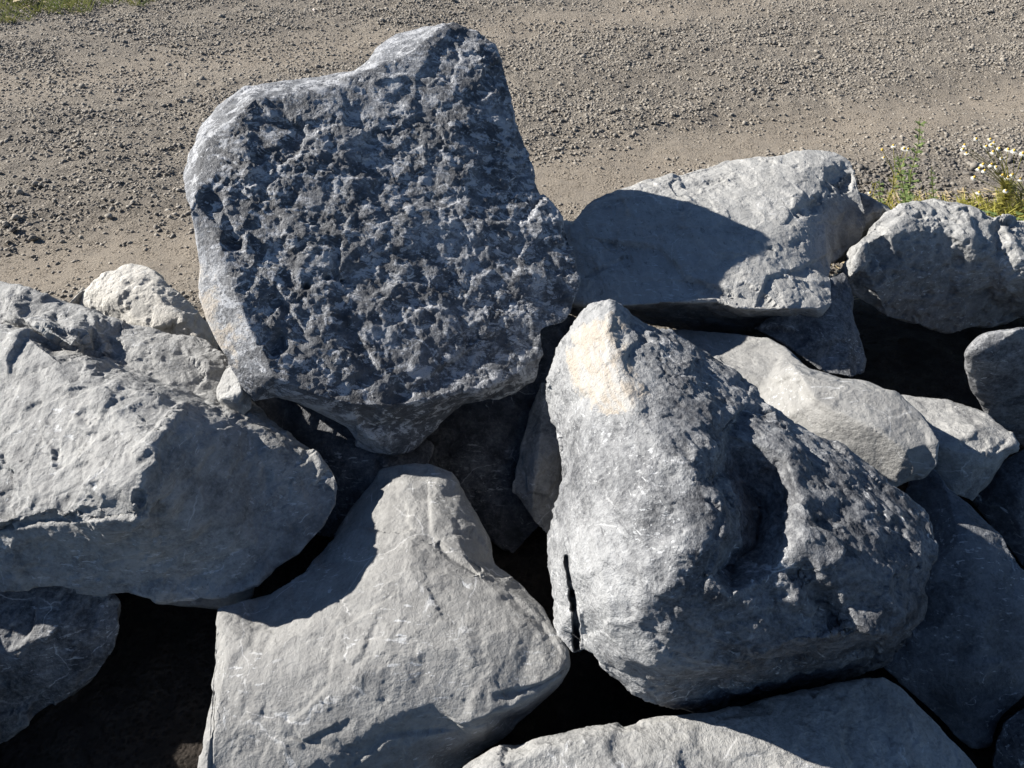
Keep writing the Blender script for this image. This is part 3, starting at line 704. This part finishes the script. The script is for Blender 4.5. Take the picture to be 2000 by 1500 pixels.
t.t.links.new(t.bump(t.math('ADD', n3, t.math('MULTIPLY', grit, 0.9)), 1.0, 0.010, t.bump(n2, 0.6, 0.015)), t.bsdf.inputs['Normal'])
soil_shade = 1 - sstep(-0.12, 0.12, gp[:, 1] - 1.72 - 0.35 * sstep(0.3, 0.9, gp[:, 0]) + 0.12 * perlin(gp / 0.3, 130))  # bare earth under the pile, with shade between the boulders painted in
ground = link('ground', make_mesh('ground', gp, GF, t.m, True, {'track': np.clip(band, 0, 1), 'soil_shade': soil_shade}))
tag(ground, 'dusty unpaved gravel road and bare earth', None, None, 'structure')

def ground_z(x, y):
    j = np.clip(np.searchsorted(xs, x), 0, nx - 1); i = np.clip(np.searchsorted(ys, y), 0, len(ys) - 1)
    return gp[i * nx + j, 2]

# ------------------------------------------------------------------ gravel: loose crushed stone, one mass
def ico():
    bm = bmesh.new()
    bmesh.ops.create_icosphere(bm, subdivisions=1, radius=1.0)
    V = np.array([v.co[:] for v in bm.verts]); F = np.array([[v.index for v in f.verts] for f in bm.faces])
    bm.free()
    return V, F
IV, IF = ico()
VAR = []
for k in range(14):
    u = IV * (1 + RNG.uniform(-.30, .22, (len(IV), 1)))
    for _ in range(3):                                                    # cut flat breaks
        n = RNG.normal(size=3); n /= np.linalg.norm(n)
        h = u @ n
        u = u - np.outer(np.clip(h - RNG.uniform(.45, .7), 0, None), n)
    VAR.append(u * np.array((1.0, RNG.uniform(.65, .95), RNG.uniform(.45, .75))))

OV = np.array(((1, 0, 0), (-1, 0, 0), (0, 1, 0), (0, -1, 0), (0, 0, 1), (0, 0, -1)), float)
OF = np.array(((0, 2, 4), (2, 1, 4), (1, 3, 4), (3, 0, 4), (2, 0, 5), (1, 2, 5), (3, 1, 5), (0, 3, 5)))
PV = np.array(((1, 0, 0), (0, 1, 0), (-1, 0, 0), (0, -1, 0), (0, 0, .85)), float)
PF = np.array(((0, 1, 4), (1, 2, 4), (2, 3, 4), (3, 0, 4)))
VAR5 = [(PV + RNG.normal(0, .25, PV.shape)) * 1.1 for _ in range(16)]
VAR8 = [(OV + RNG.normal(0, .28, OV.shape)) * np.array((1.15, RNG.uniform(.8, 1.1), RNG.uniform(.6, .9))) for _ in range(16)]

def scatter_stones(name, x, y, s, mat, shade, sink=0.25, simple=0):
    n = len(x)
    lib, tri = ((np.array(VAR), IF), (np.array(VAR8), OF), (np.array(VAR5), PF))[simple]
    nv = lib.shape[1]
    base = lib[RNG.integers(0, len(lib), n)]
    a, b = RNG.uniform(0, 6.283, n), RNG.normal(0, .35, n)
    ca, sa, cb, sb = np.cos(a), np.sin(a), np.cos(b), np.sin(b)
    p = base * s[:, None, None]
    yy = p[..., 1] * cb[:, None] - p[..., 2] * sb[:, None]; zz = p[..., 1] * sb[:, None] + p[..., 2] * cb[:, None]
    xx = p[..., 0] * ca[:, None] - yy * sa[:, None]; yy = p[..., 0] * sa[:, None] + yy * ca[:, None]
    zz = zz + (ground_z(x, y) + s * (0.5 - sink))[:, None]
    P = np.stack((xx + x[:, None], yy + y[:, None], zz), 2).reshape(-1, 3)
    F = (tri[None] + (np.arange(n) * nv)[:, None, None]).reshape(-1, 3)
    return P, F, np.repeat(shade, nv)

def in_view(x, y, margin):
    d = y * CP + CAM_H * SP
    return (np.abs(x) < d * 1000 / FPX + margin) & (y < 6.5)

t = NT('gravel_stone')
sh = t.attr('shade')
v = t.vec()
n2 = t.noise(v, 90.0, 4, 0.7)
c = t.mix(t.ramp(sh, 0.0, 1.0), (0.07, 0.066, 0.063), (0.255, 0.234, 0.203))
c = t.mix(t.ramp(n2, .35, .7, 0, .75), c, (0.225, 0.200, 0.168))
t.put(t.bsdf.inputs['Base Color'], c)
t.bsdf.inputs['Roughness'].default_value = 0.92
t.bsdf.inputs['Specular IOR Level'].default_value = 0.2
t.t.links.new(t.bump(t.noise(v, 240.0, 3), 0.5, 0.003), t.bsdf.inputs['Normal'])
M_GRAVEL = t.m

N0 = 330000
gx, gy = RNG.uniform(-5.6, 5.6, N0), 1.25 + RNG.uniform(0, 1, N0) ** 0.85 * 5.4
gtd = track_dist(gx, gy)
G3 = np.stack((gx, gy, gx * 0), 1)
wob = 0.12 * fbm(G3 / 0.7, 2, 119)
dens = 1.0 - 0.90 * np.exp(-((gtd + wob) / 0.30) ** 2) - 0.6 * np.exp(-((gtd - 2.05 + wob) / 0.22) ** 2)
dens *= 0.25 + 0.85 * sstep(-.45, .4, fbm(G3 / np.array((0.75, 0.4, 1)), 3, 120))
keep = (RNG.uniform(0, 1, N0) < dens) & in_view(gx, gy, 0.5) & (gy > 1.82 + 0.35 * sstep(0.3, 0.9, gx))
gx, gy, gtd = gx[keep], gy[keep], gtd[keep]
gs = np.exp(RNG.normal(math.log(0.0054), 0.44, len(gx))).clip(.0028, .026)
dark_zone = sstep(1.0, 1.5, gx) * sstep(3.45, 3.0, gy)                     # coarse dark chippings by the weeds
gs *= 1 + 0.45 * dark_zone
shade = np.clip(RNG.normal(.72, .22, len(gx)) - .62 * dark_zone, 0, 1)
big = gs > 0.012
gpts, gfac, gsh, off = [], [], [], 0
for lvl, m in enumerate((big, ~big & (gs > 0.0058), gs <= 0.0058)):       # fewer faces on the smaller stones
    P_, F_, S_ = scatter_stones('gravel', gx[m], gy[m], gs[m], None, shade[m], sink=0.45, simple=lvl)
    gpts.append(P_); gfac.append(F_ + off); gsh.append(S_); off += len(P_)
gravel = link('gravel', make_mesh('gravel', np.concatenate(gpts), np.concatenate(gfac), M_GRAVEL, False, {'shade': np.concatenate(gsh)}))
tag(gravel, 'loose grey-brown crushed stone strewn over the road', 'gravel', None, 'stuff')

# single larger stones one can pick out on the road
for px_, py_, s_, sh_, lab in ((32, 428, .022, .95, 'round tan pebble on the road above the long weathered boulder'), (26, 448, .024, .1, 'dark clod next to the round tan pebble'),
        (160, 168, .028, .6, 'knobbly grey stone on the gravel below the grassy verge'), (250, 60, .030, .5, 'largest loose stone under the verge grass'), (135, 300, .020, .85, 'pale angular stone on a dusty patch beside the upright slab'),
        (62, 462, .022, .4, 'grey lump at the edge of the smooth wheel track'), (212, 420, .020, .9, 'pale upright chip casting a short shadow near the upright slab'), (1455, 234, .016, 1.0, 'white pebble on the smooth wheel track'),
        (1640, 170, .022, .5, 'grey stone in the gravel beyond the flat-topped boulder'), (1370, 102, .018, .95, 'light cobble among the dark gravel in the middle of the road')):
    p = at(px_, py_, 0.0)
    co, tri, shd = scatter_stones('loose_stone', np.array((p[0],)), np.array((p[1],)), np.array((s_,)), M_GRAVEL, np.array((sh_,)), 0.1)
    org = np.array((p[0], p[1], co[:, 2].min()))
    me = make_mesh('loose_stone', co - org, tri, M_GRAVEL, False, {'shade': shd})
    tag(link('loose_stone', me, None, org), lab, 'stone', 'single stones lying on the road')

# ------------------------------------------------------------------ plants
def plant_material(name, a, b, rough=0.6, trans=0.35, scale=40.0):
    t = NT(name)
    c = t.mix(t.ramp(t.noise(t.vec(), scale, 4), .35, .65), a, b)
    t.put(t.bsdf.inputs['Base Color'], c)
    t.bsdf.inputs['Roughness'].default_value = rough
    tr = t.n('ShaderNodeBsdfTranslucent')
    t.put(tr.inputs['Color'], c)
    mx = t.n('ShaderNodeMixShader')
    mx.inputs[0].default_value = trans
    t.t.links.new(t.bsdf.outputs[0], mx.inputs[1]); t.t.links.new(tr.outputs[0], mx.inputs[2])
    t.t.links.new(mx.outputs[0], t.t.nodes['Material Output'].inputs['Surface'])
    return t.m

M_LEAF = plant_material('weed_leaf', (0.13, 0.18, 0.055), (0.19, 0.25, 0.085))
M_STEM = plant_material('weed_stem', (0.15, 0.17, 0.05), (0.20, 0.20, 0.08), trans=0.1)
M_YGREEN = plant_material('mayweed_green', (0.27, 0.27, 0.05), (0.38, 0.34, 0.09))
M_GRASS = plant_material('verge_grass', (0.09, 0.12, 0.030), (0.17, 0.17, 0.055), scale=8)
M_STRAW = plant_material('straw', (0.40, 0.31, 0.17), (0.56, 0.46, 0.30), trans=0.2)
M_PETAL = plant_material('petal_white', (0.66, 0.65, 0.58), (0.74, 0.73, 0.68), trans=0.3)
M_DISC = plant_material('disc_yellow', (0.42, 0.27, 0.03), (0.50, 0.34, 0.05), trans=0.05)

class MB:
    def __init__(self):
        self.v, self.f = [], []
    def tube(self, pts, r0, r1, sides=4):
        n = len(pts)
        s = len(self.v)
        for k, p in enumerate(pts):
            d = Vector(pts[min(k + 1, n - 1)]) - Vector(pts[max(k - 1, 0)])
            q = d.to_track_quat('Z', 'Y')
            r = r0 + (r1 - r0) * k / max(n - 1, 1)
            for j in range(sides):
                a = 2 * math.pi * j / sides
                self.v.append(Vector(p) + q @ Vector((r * math.cos(a), r * math.sin(a), 0)))
        for k in range(n - 1):
            for j in range(sides):
                a, b = s + k * sides + j, s + k * sides + (j + 1) % sides
                self.f.append((a, b, b + sides, a + sides))
    def blade(self, p, d, up, length, width, droop=0.3, segs=3):
        """A tapering leaf or grass blade, bent along its length."""
        p, d, up = Vector(p), Vector(d).normalized(), Vector(up)
        side = d.cross(up)
        if side.length < 1e-4:
            side = d.cross(Vector((1, 0, 0)))
        side.normalize()
        s = len(self.v)
        prof = (0.45, 1.0, 0.75, 0.0) if segs == 3 else (0.8, 1.0, 0.0)
        for k in range(segs + 1):
            q = p + d * length * k / segs + Vector((0, 0, -1)) * droop * length * (k / segs) ** 2
            w = width * prof[k] / 2
            self.v += [q - side * w, q + side * w] if k < segs else [q]
        for k in range(segs - 1):
            a = s + 2 * k
            self.f.append((a, a + 1, a + 3, a + 2))
        a = s + 2 * (segs - 1)
        self.f.append((a, a + 1, a + 2))
    def build(self, name, mat, parent=None, org=None, sm=True):
        me = bpy.data.meshes.new(name)
        o0 = Vector(org) if org is not None else Vector((0, 0, 0))
        me.from_pydata([Vector(v) - o0 for v in self.v], [], self.f)
        for p in me.polygons:
            p.use_smooth = sm
        me.materials.append(mat)
        return link(name, me, parent, (0, 0, 0) if parent else o0)

def gpos(px, py):
    p = at(px, py, 0.0)
    return Vector((p[0], p[1], float(ground_z(np.array((p[0],)), np.array((p[1],)))[0])))

def thing(name, label, cat, loc, group=None):
    return tag(link(name, None, None, loc), label, cat, group)

def on_row(px, py, y):
    """The sighted point that stands at depth y."""
    t_ = (750.0 - py) / FPX
    d = y / (CP + SP * t_)
    return Vector((d * (px - 1000) / FPX, y, CAM_H + d * (CP * t_ - SP)))

rp = random.Random(5)
# tall leafy weeds
def weed(base, tops, label, leaves, size):
    root = thing('leafy_weed', label, 'weed', base, 'weeds behind the boulders')
    for tp in tops:
        mb = MB()
        pts = [base + (tp - base) * k / 6 + Vector((rp.uniform(-.006, .006), rp.uniform(-.006, .006), 0)) * (0 < k < 6) for k in range(7)]
        mb.tube(pts, .0028, .0012, 5)
        mb.build('stem', M_STEM, root, base)
        for k in range(leaves):
            f = 0.12 + 0.88 * (k / leaves) ** 0.9
            i = min(int(f * 6), 5)
            p = pts[i] + (pts[i + 1] - pts[i]) * (f * 6 - i)
            lf = MB()
            a0 = rp.uniform(0, 6.28)
            for q in range(4):                                            # a tuft of lobed leaves at each node
                a = a0 + q * 1.6 + rp.uniform(-.3, .3)
                d = Vector((math.cos(a), math.sin(a), rp.uniform(.2, .9)))
                L = size * rp.uniform(.7, 1.2) * (1.15 - .5 * f)
                lf.blade(p, d, (0, 0, 1), L, L * .38, .25)
                e = p + d.normalized() * L * .45
                for sgn in (-1, 1):
                    dd = d.normalized() + sgn * d.cross(Vector((0, 0, 1))).normalized() * .8
                    lf.blade(e, dd, (0, 0, 1), L * .4, L * .22, .2)
            lf.build('leaf', M_LEAF, root, base)
    return root
yb = 2.62
b1 = gpos(1762, 428); b1.y = yb
weed(b1, [on_row(1797, 230, yb)], 'tallest thin green weed rising behind the pock-marked boulder', 13, .040)
b2 = gpos(1772, 440); b2.y = 2.55
weed(b2, [on_row(1752, 300, 2.57)], 'shorter leafy weed in front of the tallest weed', 10, .046)
b3 = gpos(1822, 415)
weed(b3, [on_row(1820, 325, b3.y)], 'short brownish weed stalk right beside the two green weeds', 6, .026)
b4 = gpos(1722, 410)
weed(b4, [on_row(1718, 350, b4.y)], 'tiny weed seedling next to the jagged stone behind the flat-topped boulder', 5, .03)

# mayweed with daisy heads
def mayweed(base, heads, label, feath):
    root = thing('mayweed_plant', label, 'flower', base, 'mayweed plants behind the boulders')
    fork = base + Vector((0, 0, 0.10))
    for hp in heads:
        mb = MB()
        mid = fork.lerp(hp, .55) + Vector((rp.uniform(-.012, .012), rp.uniform(-.01, .01), rp.uniform(-.015, .02)))
        b0 = base + Vector((rp.uniform(-.01, .01), rp.uniform(-.01, .01), 0))
        mb.tube([b0, b0.lerp(fork, .6), fork.lerp(mid, .4), mid, hp], .0017, .0010, 4)
        mb.build('stem', M_YGREEN, root, base)
        for k in range(feath):
            f = rp.uniform(.05, .75)
            p = b0.lerp(fork, f * 1.6) if f < .6 else fork.lerp(mid, (f - .6) * 2)
            lf = MB()
            a = rp.uniform(0, 6.28)
            d = Vector((math.cos(a), math.sin(a), rp.uniform(.3, 1)))
            L = rp.uniform(.025, .05)
            lf.blade(p, d, (0, 0, 1), L, .0025, .2)
            for q in range(5):
                e = p + d.normalized() * L * (.25 + .15 * q)
                for sgn in (-1, 1):
                    lf.blade(e, d.normalized() + sgn * d.cross(Vector((0, 0, 1))).normalized(), (0, 0, 1), L * .35, .0018, .1, 2)
            lf.build('feathery_leaf', M_YGREEN, root, base)
        tilt = Vector((rp.uniform(-.5, .2), rp.uniform(-.6, .1), 1)).normalized()
        q = tilt.to_track_quat('Z', 'Y')
        dm = MB()
        s = rp.uniform(.62, .88)
        rings = ((0, .0065), (.004, .0058), (.0072, .0034), (.0085, .0005))
        for h, r in rings:
            for j in range(8):
                dm.v.append(hp + q @ Vector((r * s * math.cos(j * .7854), r * s * math.sin(j * .7854), h * s)))
        for k in range(3):
            for j in range(8):
                a, b = k * 8 + j, k * 8 + (j + 1) % 8
                dm.f.append((a, b, b + 8, a + 8))
        head = dm.build('flower_disc', M_DISC, root, base)
        if rp.random() < .85:
            back = rp.choice((.15, .5, 1.1))
            for j in range(12):
                a = j * math.tau / 12
                pb = MB()
                rad = Vector((math.cos(a), math.sin(a), 0))
                pb.blade(hp + q @ (rad * .0055 * s), q @ (rad + Vector((0, 0, -back))), q @ Vector((0, 0, 1)), .0115 * s, .0046 * s, .15)
                pb.build('petal', M_PETAL, head, base)
    return root
m1 = gpos(1948, 418); ym = m1.y
mayweed(m1, [on_row(x, y, ym + rp.uniform(-.10, .06)) for x, y in ((1907, 271), (1884, 283), (1881, 291), (1888, 299), (1934, 272), (1941, 279), (1926, 286), (1936, 283), (1951, 290), (1940, 296), (1969, 292), (1981, 294), (1957, 309), (1920, 321), (1912, 329), (1923, 333), (1937, 321), (1946, 326), (1998, 299))],
        'tall mayweed with many white daisy heads behind the pock-marked boulder', 9)
m2 = gpos(1735, 395)
mayweed(m2, [on_row(x, y, m2.y + rp.uniform(-.05, .08)) for x, y in ((1745, 284), (1723, 293), (1766, 290), (1774, 291), (1726, 308))], 'sparse mayweed with five flower heads left of the tallest weed', 3)
m3 = gpos(1978, 425)
mayweed(m3, [on_row(x, y, m3.y + rp.uniform(-.05, .05)) for x, y in ((1958, 342), (1969, 346), (1978, 341), (1903, 346), (1912, 376), (1965, 372), (1993, 350))], 'low yellowed mayweed at the foot of the tall one', 8)
m4 = gpos(1700, 395)
mayweed(m4, [on_row(1699, 377, m4.y)], 'single daisy head beside the flat-topped boulder', 4)

# low green clover leaves and dry litter by the weeds
def spread(name, mat, n, box, fn, label, cat, group=None):
    mb = MB()
    for _ in range(n):
        x, y = rp.uniform(box[0], box[1]), rp.uniform(box[2], box[3])
        z0 = float(ground_z(np.array((x,)), np.array((y,)))[0])
        fn(mb, Vector((x, y, z0)))
    return tag(mb.build(name, mat), label, cat, group, 'stuff')

def clover(mb, p):
    h = rp.uniform(.02, .07)
    top = p + Vector((rp.uniform(-.02, .02), rp.uniform(-.02, .02), h))
    mb.tube([p, top], .0008, .0006, 3)
    a0 = rp.uniform(0, 6)
    for q in range(3):
        a = a0 + q * 2.09
        mb.blade(top, (math.cos(a), math.sin(a), .25), (0, 0, 1), .018, .016, .1)
def litter(mb, p):
    a = rp.uniform(0, 6.28)
    mb.blade(p + Vector((0, 0, rp.uniform(.004, .015))), (math.cos(a), math.sin(a), rp.uniform(-.1, .35)), (0, 0, 1), rp.uniform(.012, .045), rp.uniform(.003, .011), .1)
def tuft(mb, p):
    for _ in range(4):
        a = rp.uniform(0, 6.28)
        mb.blade(p, (math.cos(a) * .6, math.sin(a) * .6, 1), (math.sin(a), -math.cos(a), 0), rp.uniform(.03, .12), .0038, rp.uniform(.1, .6))
spread('clover', M_LEAF, 480, (1.75, 2.6, 2.15, 2.60), clover, 'low green clover along the back of the pock-marked boulder', 'clover')
spread('weed_undergrowth', M_YGREEN, 2300, (1.30, 2.7, 2.1, 2.75), tuft, 'yellow-green grassy undergrowth around the flowers', 'undergrowth')
spread('dry_litter', M_STRAW, 3600, (1.15, 2.8, 2.1, 2.85), litter, 'dry beige plant litter on the gravel under the flowers', 'litter')

# grassy verge across the road
vb = MB(); vd = MB()
for _ in range(6000):
    px_, py_ = rp.uniform(-260, 380), rp.uniform(-150, 52)
    edge = 50 - max(px_, 0) * 0.135 + 6 * math.sin(px_ * .05)
    if py_ > edge - rp.uniform(0, 5):
        continue
    p = at(px_, py_, 0.0)
    p = Vector((p[0], p[1], 0.0))
    if rp.random() < .78:
        tuft(vb, p)
    elif rp.random() < .5:
        litter(vd, p + Vector((0, 0, rp.uniform(0, .03))))
tag(vb.build('verge_grass', M_GRASS), 'green grass of the verge in the top left corner', 'grass', None, 'stuff')
tag(vd.build('verge_litter', M_STRAW), 'dry stalks lying in the verge grass', 'litter', None, 'stuff')
leaf_spots = ((14, 6, .05), (36, 3, .05), (62, 8, .07), (70, 2, .05), (50, 10, .04))
for k, (px_, py_, s_) in enumerate(leaf_spots):
    p = gpos(px_, py_) + Vector((0, 0, .05))
    mb = MB()
    a = rp.uniform(0, 6)
    mb.blade(p, (math.cos(a), math.sin(a), .3), (0, 0, 1), s_ * 2, s_ * 1.3, .3)
    tag(mb.build('dead_leaf', M_STRAW, None, p), 'curled beige dead leaf on the grassy verge', 'leaf', 'dead leaves on the verge')
